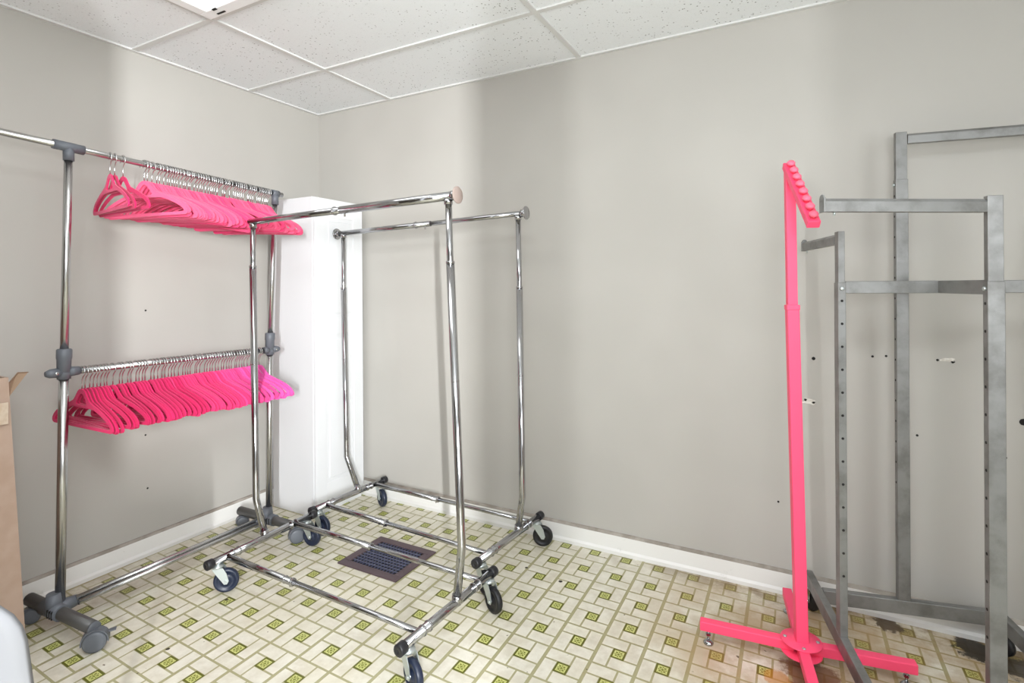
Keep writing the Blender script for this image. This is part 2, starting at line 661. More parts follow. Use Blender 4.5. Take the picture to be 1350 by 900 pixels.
def rolling_rack(label, spec):
    t = thing('rolling_garment_rack', W(*spec['root'], 0), label, 'garment rack', None)
    for key in ('left', 'right'):
        a, b = spec['base_' + key]
        a, b = W(*a, BARZ), W(*b, BARZ)
        m = MB()
        m.tube([a, b], 0.0165, M_CHROME, 18)
        dd = (b - a).normalized()
        for s_ in (0.10, 0.13):
            ring_on(m, a + dd * s_, dd, 0.0195)
            ring_on(m, b - dd * s_, dd, 0.0195)
        bb = m.build('base_bar', parent=t)
        for e, dr in ((a, -dd), (b, dd)):
            m = MB()
            m.lathe([(0.0, -0.012), (0.0175, -0.012), (0.0205, -0.008), (0.0205, 0.018), (0.018, 0.021), (0.006, 0.021), (0.005, 0.019), (0, 0.019)], e, dr, M_CAP, 20)
            m.build('end_cap', parent=bb, label='black plastic end cap')
    for (u, v_, ang, wm_, br) in spec['casters']:
        caster(t, u, v_, ang, wm_, br)
    for a, b, s0 in spec['rails']:
        a, b = W(*a, BARZ), W(*b, BARZ)
        dd = (b - a)
        m = MB()
        m.tube([a, a + dd * s0], 0.0135, M_CHROME, 16)
        m.tube([a + dd * (s0 - 0.06), b], 0.0105, M_CHROME, 16)
        ring_on(m, a + dd * s0, dd, 0.0165, 0.008)
        ring_on(m, a + dd * (s0 - 0.04), dd, 0.0155, 0.005)
        pin = a + dd * (s0 - 0.015)
        m.tube([pin - Vector((0, 0, 0.022)), pin + Vector((0, 0, 0.014))], 0.003, M_CHROME, 8)
        m.build('base_rail', parent=t)
    tops = []
    for key in ('left', 'right'):
        foot, knee, joint, top = [W(*p) for p in spec['post_' + key]]
        m = MB()
        m.tube([foot, knee, joint], 0.0155, M_CHROME, 18, bend=0.008)
        dd = (knee - foot).normalized()
        mid = joint.lerp(knee, 0.42)
        m.disc(mid - Vector((0, 0, 0.002)), (0, 0, 1), 0.0166, 0.004, M_CHROME, 16, 0.001)
        m.tube([foot - dd * 0.012, foot + dd * 0.022], 0.019, M_CHROME, 18)
        up = m.build('upright', parent=t)
        m = MB()
        m.tube([joint + (knee - joint).normalized() * 0.05, joint, top], 0.0125, M_CHROME, 16)
        m.disc(joint - Vector((0, 0, 0.006)), (0, 0, 1), 0.0168, 0.010, M_CHROME, 18, 0.002)
        m.tube([top - Vector((0, 0, 0.02)), top + Vector((0, 0, 0.001))], 0.0165, M_CHROME, 16)
        m.build('extension_tube', parent=up)
        tops.append(top)
    a, b = [W(*p) for p in spec['top']]
    dd = b - a
    m = MB()
    m.tube([a, a + dd * 0.55], 0.0145, M_CHROME, 16)
    m.tube([a + dd * 0.5, b], 0.0165, M_CHROME, 16) if spec['thick_right'] else m.tube([a + dd * 0.5, b], 0.0125, M_CHROME, 16)
    ring_on(m, a + dd * 0.47, dd, 0.0185, 0.007)
    pin = a + dd * 0.52
    m.tube([pin - Vector((0, 0, 0.028)), pin], 0.0035, M_CHROME, 8)
    tr = m.build('hanging_rail', parent=t)
    du = dd.normalized()
    for e, dr, mt in ((a, -du, M_CHROME), (b, du, M_TAN if spec['thick_right'] else M_CHROME)):
        if spec['thick_right'] and dr == -du:
            continue
        m = MB()
        m.tube([e - dr * 0.022, e], 0.0185, M_CHROME, 16)
        m.disc(e, dr, 0.032, 0.007, mt, 24, 0.002)
        m.build('end_stop', parent=tr, label='tan felt covered round end stop' if mt is M_TAN else None)
    return t


rolling_rack('chrome rolling rack nearest the camera, with a tan disc at its rail end', dict(
    root=(1.14, 0.88),
    base_left=((0.617, 1.145), (0.607, 0.605)), base_right=((1.674, 1.178), (1.699, 0.652)),
    casters=[(0.620, 1.115, 47, M_NAVY, False), (0.609, 0.640, 8, M_NAVY, False), (1.676, 1.150, -22, M_NAVY, True), (1.698, 0.676, -24, M_RUBBER, False)],
    rails=[((0.615, 1.072), (1.678, 1.090), 0.40), ((0.608, 0.712), (1.697, 0.722), 0.46)],
    post_left=[(0.600, 0.872, 0.142), (0.562, 0.889, 0.308), (0.553, 0.892, 1.395), (0.556, 0.892, 1.595)],
    post_right=[(1.688, 0.889, 0.142), (1.712, 0.889, 0.345), (1.669, 0.889, 1.385), (1.662, 0.889, 1.618)],
    top=((0.535, 0.893, 1.603), (1.700, 0.889, 1.630)), thick_right=True))

rolling_rack('chrome rolling rack close to the back wall in front of the white cabinet', dict(
    root=(1.10, 0.30),
    base_left=((0.565, 0.560), (0.595, 0.060)), base_right=((1.604, 0.612), (1.640, 0.082)),
    casters=[(0.567, 0.530, 0, M_NAVY, False), (0.593, 0.090, -24, M_NAVY, False), (1.606, 0.585, -24, M_RUBBER, False), (1.638, 0.112, 22, M_RUBBER, False)],
    rails=[((0.569, 0.482), (1.612, 0.528), 0.42), ((0.590, 0.132), (1.636, 0.160), 0.45)],
    post_left=[(0.582, 0.255, 0.142), (0.500, 0.262, 0.320), (0.484, 0.262, 1.290), (0.486, 0.262, 1.600)],
    post_right=[(1.622, 0.277, 0.142), (1.645, 0.277, 0.300), (1.637, 0.277, 1.290), (1.632, 0.277, 1.628)],
    top=((0.438, 0.262, 1.604), (1.672, 0.277, 1.638)), thick_right=False))


# ------------------------------------------------------------------ grey two tier rack by the left wall
rk = thing('two_tier_garment_rack', W(0.32, 1.1, 0), 'grey footed double rod garment rack full of pink hangers by left wall', 'garment rack')
PL = (W(0.312, 1.545, 0.10), W(0.318, 1.530, 1.03), W(0.322, 1.513, 1.835))
PR = (W(0.330, 0.645, 0.10), W(0.326, 0.630, 1.02), W(0.322, 0.590, 1.785))
ROD_T = (W(0.322, 2.15, 1.872), W(0.322, 0.545, 1.798))
ROD_B = (W(0.318, 1.600, 0.976), W(0.327, 0.600, 0.966))
for pts in (PL, PR):
    m = MB()
    m.tube([pts[0], pts[1]], 0.0165, M_SATIN, 18)
    m.tube([pts[1] - (pts[1] - pts[0]).normalized() * 0.03, pts[2]], 0.0138, M_SATIN, 18)
    up = m.build('pole', parent=rk)
    d_ = (pts[2] - pts[1]).normalized()
    m = MB()
    m.lathe([(0.0165, -0.055), (0.022, -0.053), (0.023, -0.005), (0.025, 0.0), (0.025, 0.032), (0.021, 0.036), (0.0138, 0.036)], pts[1], d_, M_GREYP, 12)
    m.build('height_collar', parent=up, label='grey plastic collar')
    # bracket that holds the lower rod, clamped round the pole
    zz = ROD_B[0].z if pts is PL else ROD_B[1].z
    cp = pts[0].lerp(pts[1], (zz - pts[0].z) / (pts[1].z - pts[0].z))
    m = MB()
    m.tube([cp - Vector((0, 0, 0.026)), cp + Vector((0, 0, 0.026))], 0.0215, M_GREYP, 16)
    s_ = 1 if pts is PL else -1
    m.tube([cp + Vector((0, s_ * 0.012, 0)), cp + Vector((0, s_ * (0.050 if pts is PL else 0.042), 0))], [0.020, 0.0165], M_GREYP, 14)
    m.tube([cp - Vector((0, s_ * 0.012, 0)), cp - Vector((0, s_ * 0.045, 0)), cp - Vector((0, s_ * 0.058, 0))], [0.019, 0.017, 0.010], M_GREYP, 8)
    m.disc(cp + Vector((0.0205, -s_ * 0.028, 0)) - Vector((0.006, 0, 0)), (1, 0, 0), 0.006, 0.006, M_SATIN, 10, 0.001)
    m.build('rod_bracket', parent=rk, label='grey plastic clamp bracket')
    # T joint at the top
    tp = pts[2]
    rz = ROD_T[0].lerp(ROD_T[1], (tp.y - ROD_T[0].y) / (ROD_T[1].y - ROD_T[0].y))
    rd_ = (ROD_T[1] - ROD_T[0]).normalized()
    m = MB()
    jl = 0.05 if pts is PL else 0.02
    m.tube([rz - rd_ * jl, rz + rd_ * (jl if pts is PL else 0.02)], 0.0185, M_GREYP, 16)
    m.tube([rz, tp - Vector((0, 0, 0.045))], 0.0180, M_GREYP, 16)
    m.build('tee_joint', parent=rk, label='grey plastic tee joint')
m = MB()
m.tube(ROD_T, 0.0128, M_SATIN, 18)
m.build('upper_rod', parent=rk)
m = MB()
m.tube([ROD_B[0] + Vector((0, 0.06, 0)), ROD_B[1] - Vector((0, 0.03, 0))], 0.0128, M_SATIN, 18)
m.build('lower_rod', parent=rk)
m = MB()
for du in (-0.011, 0.011):
    m.tube([W(0.335 + du, 1.50, 0.090 - du * 0.4), W(0.340 + du, 0.67, 0.090 - du * 0.4)], 0.0105, M_SATIN, 14)
m.build('base_rail', parent=rk)


def foot(a, b, pole, cap_r=0.034):
    a, b = Vector(a), Vector(b)
    dd = (b - a).normalized()
    m = MB()
    m.tube([a, b], 0.0225, M_FOOT, 20)
    f = m.build('foot', parent=rk)
    c_ = a + dd * (pole - a).dot(dd)
    m = MB()
    m.tube([c_ - dd * 0.055, c_ + dd * 0.055], 0.0285, M_GREYP, 18)
    m.tube([c_ + Vector((0, 0, 0.0)), c_ + Vector((0, 0, 0.062))], [0.030, 0.0225], M_GREYP, 16)
    nrm = Vector((0, 1, 0)) if pole.y < -1 else Vector((0, -1, 0))
    m.tube([c_ + nrm * 0.01, c_ + nrm * 0.075], [0.029, 0.020], M_GREYP, 14)
    sd = dd.cross(Vector((0, 0, 1)))
    for k in (-0.014, 0.0, 0.014):
        m.bar(c_ + dd * (0.028 + k) + sd * 0.026 + Vector((0, 0, -0.014)), c_ + dd * (0.028 + k) + sd * 0.026 + Vector((0, 0, 0.016)), 0.006, 0.005, up=dd, m=M_DARK, bev=0)
    m.build('foot_bracket', parent=rk, label='grey plastic foot bracket')
    # hooded twin wheel casters
    for e, out in ((a, -dd), (b, dd)):
        near = e is b
        q_ = 1.0 if near else 0.80
        wc = Vector((e.x, e.y, 0.0365 * q_)) + (out * 0.006 if near else -out * 0.016)
        wax = Vector((0.84, -0.54, 0)).normalized()
        hz = wax.cross(Vector((0, 0, 1)))
        m = MB()
        # hood: a curved cover over the wheel between the two discs
        arc = []
        for k in range(13):
            t = math.radians(-10 + k * 200 / 12)
            arc.append((q_ * math.cos(t), q_ * math.sin(t)))
        m.prism([(x_ * 0.042, y_ * 0.042) for x_, y_ in arc] + [(x_ * 0.038, y_ * 0.038) for x_, y_ in reversed(arc)], [], wc, hz, Vector((0, 0, 1)), wax * 0.034, M_GREYP)
        m.tube([wc + Vector((0, 0, 0.036 * q_)), Vector((wc.x, wc.y, e.z - 0.012))], 0.012, M_GREYP, 12)
        m.disc(e - out * 0.004, out, 0.0225, 0.008, M_GREYP, 20, 0.002)
        if near:
            m.bar(wc + hz * -0.040 + Vector((0, 0, 0.022)), wc + hz * -0.062 + Vector((0, 0, 0.024)), 0.020, 0.004, m=M_GREYP, bev=0.001)
        cs = m.build('caster', parent=f)
        m = MB()
        for k in (-1, 1):
            m.lathe([(a_ * q_, b_) for a_, b_ in ((0, 0.003), (0.030, 0.003), (0.0355, 0.006), (0.0365, 0.010), (0.0365, 0.017), (0.034, 0.0215), (0.026, 0.0235), (0, 0.0240))], wc, wax * k, M_GREYP, 28)
        m.tube([wc - wax * 0.006, wc + wax * 0.006], 0.010, M_GREYP, 10)
        m.build('wheel', parent=cs)


foot(W(0.150, 1.578, 0.085), W(0.568, 1.546, 0.078), PL[0])
foot(W(0.115, 0.660, 0.083), W(0.540, 0.648, 0.079), PR[0])


# ------------------------------------------------------------------ velvet clothes hangers
def hanger_meshes(mat, nm):
    R = [(0.000, -0.079), (0.012, -0.081), (0.024, -0.089), (0.034, -0.102), (0.044, -0.117), (0.058, -0.131), (0.085, -0.143), (0.120, -0.157),
         (0.155, -0.174), (0.182, -0.190), (0.200, -0.206), (0.210, -0.222), (0.2115, -0.234), (0.206, -0.242), (0.196, -0.245)]
    outl = R + [(-a, b) for a, b in reversed(R[1:])]
    h1 = [(0.0, -0.098), (0.010, -0.102), (0.020, -0.114), (0.030, -0.128), (0.038, -0.142), (0.030, -0.147), (-0.030, -0.147), (-0.038, -0.142), (-0.030, -0.128), (-0.020, -0.114), (-0.010, -0.102)]
    h2h = [(0.056, -0.159), (0.085, -0.161), (0.115, -0.172), (0.148, -0.188), (0.172, -0.203), (0.188, -0.216), (0.194, -0.226), (0.188, -0.231)]
    h2 = h2h + [(-a, b) for a, b in reversed(h2h)]
    outl, h1, h2 = [[(a, -0.072 + (b + 0.079) * 0.925) for a, b in l] for l in (outl, h1, h2)]
    m = MB()
    m.prism(outl, [h1, h2], Vector((0, 0, 0)), Vector((1, 0, 0)), Vector((0, 0, 1)), Vector((0, 0.0052, 0)), mat)
    return m.mesh(nm)


hk = MB()
pts = [Vector((0, 0, -0.077)), Vector((0, 0, -0.05)), Vector((0.002, 0, -0.036))]
for k in range(17):
    t = math.radians(-62 + k * 265 / 16)
    pts.append(Vector((0.0210 * math.cos(t), 0, -0.0045 + 0.0210 * math.sin(t))))
hk.tube(pts, 0.0021, M_HOOK, 6)
HOOK = hk.mesh('hook')
HM = [hanger_meshes(mm, 'clothes_hanger') for mm in VEL]


def hanger(kind, rod, v_, yaw, tilt, label, group):
    t = (-v_ - rod[0].y) / (rod[1].y - rod[0].y)
    p = rod[0].lerp(rod[1], t)
    b = bpy.data.objects.new('clothes_hanger', HM[kind])
    COL.objects.link(b)
    b.location = p
    # hanger's own X runs away from the wall; yaw turns that end away from the camera
    b.rotation_euler = (0, math.radians(tilt), math.radians(yaw))
    b['label'] = label
    b['category'] = 'clothes hanger'
    b['group'] = group
    h = bpy.data.objects.new('hook', HOOK)
    COL.objects.link(h)
    h.parent = b
    h['label'] = 'silver wire hook'
    return b


rd = random.Random(5)
ORD = ['first', 'second', 'third', 'fourth', 'fifth', 'sixth']
GT, GB = 'pink velvet hangers on the upper rod', 'pink velvet hangers on the lower rod'


def row(n, v0, v1, yaw_of, jit):
    """uneven spacing along the rod; each hanger turns only as far as its neighbour leaves room"""
    gaps = [rd.uniform(0.25, 1.0) if rd.random() < 0.72 else rd.uniform(1.2, 2.4) for _ in range(n - 1)]
    need = 0.0072
    free = (v0 - v1) - need * (n - 1)
    k = free / sum(gaps)
    out, v_, yaw = [], v0, yaw_of(0)
    for i in range(n):
        if i:
            g_ = need + gaps[i - 1] * k
            v_ -= g_
            lim = math.degrees((g_ * math.cos(math.radians(yaw)) - 0.0058) / 0.212) * 0.85
            want = yaw_of(i / (n - 1)) + rd.uniform(-jit, jit)
            yaw += max(-lim, min(lim, want - yaw))
        out.append((v_, yaw))
    return out


for i, (v_, yw, tl, kind, lb) in enumerate((
        (1.372, -9, 0, 1, 'deep pink velvet hanger hanging apart on upper rod, nearest the grey tee joint'),
        (1.355, -7, 1, 0, 'deep pink velvet hanger on upper rod, middle of the three hanging apart'),
        (1.325, -2, -1, 1, 'deep pink velvet hanger on upper rod, last of the three hanging apart'))):
    hanger(kind, ROD_T, v_, yw, tl, lb, GT)
N = 48
for i, (v_, yw) in enumerate(row(N, 1.243, 0.634, lambda t: 18 - 3 * t + (4 if t > 0.8 else 0), 6)):
    t = i / (N - 1)
    tl = rd.uniform(-2.5, 2.5) + (3 if 0.2 < t < 0.6 else 0)
    if i in (26, 29):
        tl += 6
    if i < 4:
        lb = '%s hot pink hanger of the packed upper rod row counted from camera end' % ORD[i]
    elif i >= N - 3:
        lb = '%s hot pink hanger of the upper rod row counted from cabinet end' % ORD[N - 1 - i]
    else:
        lb = 'hot pink velvet hanger inside the packed row along the upper rod'
    hanger(rd.choice((5, 5, 6, 7)), ROD_T, v_, yw, tl, lb, GT)
N = 54
for i, (v_, yw) in enumerate(row(N, 1.473, 0.694, lambda t: 3 + 7 * min(1, t * 2) + (6 if t > 0.86 else 0), 6)):
    t = i / (N - 1)
    tl = rd.uniform(-2.5, 2.5) + (2 if i < 4 else 0)
    if i < 4:
        lb = '%s deep pink hanger of the lower rod row counted from camera end' % ORD[i]
    elif i >= N - 4:
        lb = '%s orchid pink hanger of the lower rod row counted from cabinet end' % ORD[N - 1 - i]
    elif t < 0.3:
        lb = 'deep pink velvet hanger inside the row at the camera end of lower rod'
    elif t < 0.66:
        lb = 'hot pink velvet hanger inside the row at the middle of lower rod'
    else:
        lb = 'orchid pink velvet hanger inside the row at the cabinet end of lower rod'
    kind = int(min(4, max(0, 4.6 * t + rd.uniform(-0.45, 0.45))))
    hanger(kind, ROD_B, v_, yw, tl, lb, GB)


# ------------------------------------------------------------------ floor register
vt = thing('floor_vent', W(1.062, 0.557, 0), 'dark bronze floor vent grille set in the patterned floor under the chrome racks', 'vent')
U0, U1, V0, V1 = 0.888, 1.240, 0.408, 0.705
m = MB()
fw = 0.042
z1 = 0.007
for a, b in (((U0, V0), (U1, V0 + fw)), ((U0, V1 - fw), (U1, V1)), ((U0, V0 + fw), (U0 + fw, V1 - fw)), ((U1 - fw, V0 + fw), (U1, V1 - fw))):
    m.box(W(*a, 0.0005), W(*b, z1), M_VENT, 0.002)
m.build('frame', parent=vt)
m = MB()
m.box(W(U0 + fw, V0 + fw, 0.0003), W(U1 - fw, V1 - fw, 0.0012), M_DARK)
m.build('duct_pan', parent=vt, label='black gap behind the slats')
m = MB()
nU = 15
for k in range(1, nU):
    u = U0 + fw + (U1 - U0 - 2 * fw) * k / nU
    m.bar(W(u, V0 + fw, 0.0034), W(u, V1 - fw, 0.0034), 0.0030, 0.0046, up=Vector((0, 0, 1)), m=M_VSLAT, bev=0)
nS = 10
for k in range(1, nS):
    v_ = V0 + fw + (V1 - V0 - 2 * fw) * k / nS
    m.box(W(U0 + fw, v_ - 0.0014, 0.001), W(U1 - fw, v_ + 0.0014, 0.0066), M_VBAR)
m.build('louvre', parent=vt, label='dark blue grey louvre slats')


# ------------------------------------------------------------------ neon pink display stand
ps = thing('display_stand', W(2.803, 0.455, 0), 'neon pink display stand with four flat legs and a studded slanting arm', 'display stand')
HC = W(2.803, 0.455, 0)
legs = (W(2.479, 0.488, 0), W(3.128, 0.402, 0), W(2.752, 0.118, 0), W(2.858, 0.795, 0))
LZ = 0.066
m = MB()
m.disc(HC + Vector((0, 0, LZ + 0.0165)), (0, 0, 1), 0.064, 0.004, M_PINK, 40, 0.001)
m.disc(HC + Vector((0, 0, LZ - 0.0205)), (0, 0, 1), 0.064, 0.004, M_PINK, 40, 0.001)
for k in range(4):
    dd = (legs[k] - HC).normalized()
    m.disc(HC + dd * 0.050 + Vector((0, 0, LZ + 0.020)), (0, 0, 1), 0.006, 0.004, M_ZINC, 10, 0.001)
m.build('hub_plate', parent=ps)
for e in legs:
    dd = (e - HC).normalized()
    m = MB()
    m.bar(HC + dd * 0.022 + Vector((0, 0, LZ)), e + Vector((0, 0, LZ)), 0.033, 0.033, m=M_PINK, bev=0.003)
    lg = m.build('leg', parent=ps)
    m = MB()
    f = e - dd * 0.028
    m.tube([f + Vector((0, 0, 0.01)), f + Vector((0, 0, LZ - 0.014))], 0.0045, M_CHROME, 10)
    m.disc(f + Vector((0, 0, 0.030)), (0, 0, 1), 0.009, 0.007, M_CHROME, 6)
    m.lathe([(0, 0), (0.017, 0), (0.018, 0.005), (0.010, 0.013), (0, 0.014)], f, (0, 0, 1), M_CHROME, 18)
    m.build('levelling_foot', parent=lg, label='chrome screw foot')
PB, PM, PT = W(2.803, 0.455, LZ + 0.018), W(2.7815, 0.455, 1.222), W(2.7765, 0.455, 1.690)
fwd = Vector((0.24, -0.97, 0)).normalized()
m = MB()
m.bar(PB, PM, 0.038, 0.038, up=fwd, m=M_PINK, bev=0.003)
sl = m.build('post_sleeve', parent=ps)
m = MB()
m.bar(PM - Vector((0, 0, 0.05)), PT, 0.031, 0.031, up=fwd, m=M_PINK, bev=0.002)
m.build('inner_post', parent=ps)
m = MB()
mv = PM - (PM - PB).normalized() * 0.02
m.bar(PM - (PM - PB).normalized() * 0.014, PM + (PM - PB).normalized() * 0.003, 0.041, 0.041, up=fwd, m=M_PINK, bev=0.002)
m.build('sleeve_collar', parent=ps)
A0, A1 = W(2.772, 0.434, 1.706), W(2.844, 0.690, 1.472)
m = MB()
m.bar(A0, A1, 0.036, 0.024, m=M_PINK, bev=0.0025)
arm = m.build('arm', parent=ps)
ad = (A1 - A0).normalized()
an = ad.cross(Vector((0, 0, 1))).normalized().cross(ad).normalized()
for k in range(8):
    p = A0.lerp(A1, 0.075 + 0.865 * k / 7) + an * 0.0115
    m = MB()
    m.lathe([(0, 0), (0.0075, 0), (0.0075, 0.007), (0.013, 0.009), (0.0135, 0.014), (0.010, 0.019), (0, 0.021)], p, an, M_PINKS, 18)
    m.build('stud', parent=arm)


# ------------------------------------------------------------------ raw steel four way rack
ROT = math.radians(13.0)
e1 = Vector((math.cos(ROT), math.sin(ROT), 0))       # along the back bar, rightwards (towards the wall)
e2 = Vector((math.sin(ROT), -math.cos(ROT), 0))      # towards the viewer
fr = thing('four_way_rack', W(3.198, 0.368, 0), 'raw grey steel four way clothing rack standing by the back wall at right', 'garment rack')
Cp, Bp, Ap = W(3.132, 0.118, 0), W(3.266, 0.640, 0), W(2.922, 0.450, 0)
CEN = (Cp + Bp) / 2
Dp = CEN + (CEN - Ap)
BH, BZ = 0.050, 0.115          # base bar height and centre
TW = 0.040


def at(p, z):
    return Vector((p.x, p.y, z))


aLoff = (Ap - CEN).dot(e1)
left_axis = CEN + e1 * aLoff
right_axis = CEN - e1 * aLoff
zC, zB = -(CEN - Cp).length, (CEN - Bp).length
tb = -(Cp - CEN).dot(e2)
base = []
for ax0, back in ((left_axis, 0.405), (right_axis, 0.285)):
    p0, p1 = ax0 - e2 * back, ax0 + e2 * 0.40
    m = MB()
    m.bar(at(p0, BZ), at(p1, BZ), 0.026, BH, m=M_STEEL, bev=0.002)
    base.append((m.build('base_bar', parent=fr), p0, p1))
for P in (Cp, Bp):
    off = (P - CEN).dot(e2)
    m = MB()
    m.bar(at(left_axis + e2 * off + e1 * 0.014, BZ), at(right_axis + e2 * off - e1 * 0.014, BZ), 0.026, BH, m=M_STEEL, bev=0.002)
    m.build('cross_bar', parent=fr)
for o, p0, p1 in base:
    for e, s_ in ((p0, 1), (p1, -1)):
        f = e + e2 * s_ * 0.035
        m = MB()
        m.lathe([(0, 0.090), (0.018, 0.090), (0.019, 0.082), (0.014, 0.078), (0, 0.078)], f, (0, 0, 1), M_CHROME, 16)
        wd = e1 * 0.8 - e2 * 0.35
        wd.normalize()
        tr = e2 * -s_ * 0.0
        for k in (-1, 1):
            m.prism([(-0.014, 0.080), (0.014, 0.080), (0.012, 0.034), (-0.012, 0.034)], [], f + wd * k * 0.016, wd.cross(Vector((0, 0, 1))), Vector((0, 0, 1)), wd * 0.002, M_CHROME)
        m.tube([f - wd * 0.021 + Vector((0, 0, 0.037)), f + wd * 0.021 + Vector((0, 0, 0.037))], 0.005, M_CHROME, 8)
        cs = m.build('caster', parent=fr)
        m = MB()
        m.lathe([(0, -0.012), (0.030, -0.012), (0.0365, -0.008), (0.037, 0), (0.0365, 0.008), (0.030, 0.012), (0, 0.012)], f + Vector((0, 0, 0.037)), wd, M_RUBBER, 24)
        m.build('wheel', parent=cs, label='black rubber wheel')
# posts: outer sleeve to the joint, inner tube above, arm on top
SPEC = (
    ('A', Ap, e1, e2, 1.300, 1.468),
    ('B', Bp, e2, e1, 1.300, 1.530),
    ('C', Cp, e2, e1, 1.676, 1.848),
    ('D', Dp, e1, e2, 1.300, 1.500))
for nm, P, outd, wide, zs, zt in SPEC:
    m = MB()
    z0 = BZ + BH / 2
    m.bar(at(P, z0), at(P, zs), 0.024 if nm in 'AD' else TW, TW if nm in 'AD' else 0.024, up=e2, m=M_STEEL, bev=0.002)
    # height holes on two faces
    nrm = e2 if nm in 'AD' else -e1
    half = TW / 2 if nm in 'AD' else TW / 2
    for k in range(15):
        z = zs - 0.06 - k * 0.075
        if z < 0.3:
            break
        m.disc(at(P, z) + nrm * (half - 0.0008), nrm, 0.0042, 0.0013, M_DARK, 10)
    po = m.build('post', parent=fr)
    m = MB()
    q_ = 0.004
    m.bar(at(P, zs - 0.04), at(P, zt), (0.024 if nm in 'AD' else TW) - q_, (TW if nm in 'AD' else 0.024) - q_, up=e2, m=M_STEEL, bev=0.0015)
    m.disc(at(P, zs - 0.02) + nrm * (half - 0.001), nrm, 0.006, 0.006, M_ZINC, 10, 0.001)
    m.build('inner_tube', parent=po)


def arm_bar(p0, p1, h=0.036, w=0.022):
    """arm tube with chamfered top edges, a mounting collar at the post and an end stop"""
    t = (p1 - p0)
    d_ = t.normalized()
    side = d_.cross(Vector((0, 0, 1))).normalized()
    upv = side.cross(d_)
    ch = 0.009
    prof = [(-w / 2, -h / 2), (w / 2, -h / 2), (w / 2, h / 2 - ch), (w / 2 - ch, h / 2), (-w / 2 + ch, h / 2), (-w / 2, h / 2 - ch)]
    m = MB()
    n = len(prof)
    vs = [p + side * a + upv * b for p in (p0, p1) for a, b in prof]
    m.faces(vs, [(i, (i + 1) % n, n + (i + 1) % n, n + i) for i in range(n)] + [tuple(range(n)), tuple(range(2 * n - 1, n - 1, -1))], M_STEEL)
    o = m.build('arm', parent=fr)
    m = MB()
    m.bar(p1 - d_ * 0.0005, p1 + d_ * 0.004, w + 0.002, h + 0.004, m=M_STEEL, bev=0.001)
    m.disc(p1 + upv * (h / 2 + 0.001) + d_ * 0.0005, d_, 0.010, 0.004, M_STEEL, 16, 0.001)
    m.tube([p1 - d_ * 0.03 - upv * (h / 2 + 0.010), p1 - d_ * 0.03 - upv * (h / 2 - 0.002)], 0.003, M_ZINC, 8)
    m.build('end_stop', parent=o)


arm_bar(at(Ap, 1.444) - e2 * 0.021, W(2.822, 0.075, 1.446), 0.034)
arm_bar(at(Bp, 1.504) - e1 * 0.021, W(2.863, 0.850, 1.508))
arm_bar(at(Cp, 1.823) + e1 * 0.022, W(3.60, 0.085, 1.812))
arm_bar(at(Dp, 1.480) + e2 * 0.021, at(Dp, 1.480) + e2 * 0.36)
# mid height cross: two tubes through the centre
m = MB()
m.bar(at(Ap, 1.284) + e1 * 0.012, at(Dp, 1.284) - e1 * 0.012, 0.024, 0.040, m=M_STEEL)
m.build('mid_brace', parent=fr)
cd = (Bp - Cp).normalized()
m = MB()
m.bar(at(Cp, 1.284) + cd * 0.012, at(CEN, 1.284) - cd * 0.0125, 0.024, 0.040, m=M_STEEL)
m.bar(at(CEN, 1.284) + cd * 0.0125, at(Bp, 1.284) - cd * 0.012, 0.024, 0.040, m=M_STEEL)
m.build('mid_brace', parent=fr)


# ------------------------------------------------------------------ cardboard box by the left wall
bx = thing('cardboard_box', W(0.2, 1.95, 0), 'tall brown cardboard box with torn top flap beside the left wall', 'box')
lean = Vector((-0.03, -0.035, 0))
m = MB()
th = 0.006
b0 = [W(0.03, 1.690, 0.001), W(0.385, 1.672, 0.001), W(0.37, 2.20, 0.001), W(0.03, 2.20, 0.001)]
t0 = [p + lean * (0.4 if i in (0, 3) else 1) + Vector((0, 0, 0.985)) for i, p in enumerate(b0)]
cenb = sum(b0, Vector()) / 4
for i in range(4):
    j = (i + 1) % 4
    # each wall panel has board thickness and a slight bulge at mid height
    nrm = (b0[j] - b0[i]).cross(Vector((0, 0, 1))).normalized()
    if nrm.dot(cenb - b0[i]) > 0:
        nrm = -nrm
    rows = 8
    vo, vi = [], []
    for r in range(rows + 1):
        s_ = r / rows
        for cidx in range(5):
            w_ = cidx / 4
            p = b0[i].lerp(b0[j], w_).lerp(t0[i].lerp(t0[j], w_), s_)
            p = p + nrm * 0.016 * math.sin(PI * s_) * math.sin(PI * w_)
            vo.append(p)
            vi.append(p - nrm * th)
    nV = len(vo)
    polys = []
    for r in range(rows):
        for cidx in range(4):
            a = r * 5 + cidx
            polys.append((a, a + 1, a + 6, a + 5))
            polys.append((nV + a + 1, nV + a, nV + a + 5, nV + a + 6))
    for cidx in range(4):
        for r in (0, rows):
            a = r * 5 + cidx
            polys.append((a, nV + a, nV + a + 1, a + 1))
    m.faces(vo + vi, polys, M_CARD)
m.faces([p + Vector((0, 0, 0.004)) for p in b0], [(0, 1, 2, 3)], M_CARD)
m.build('body', parent=bx)
m = MB()
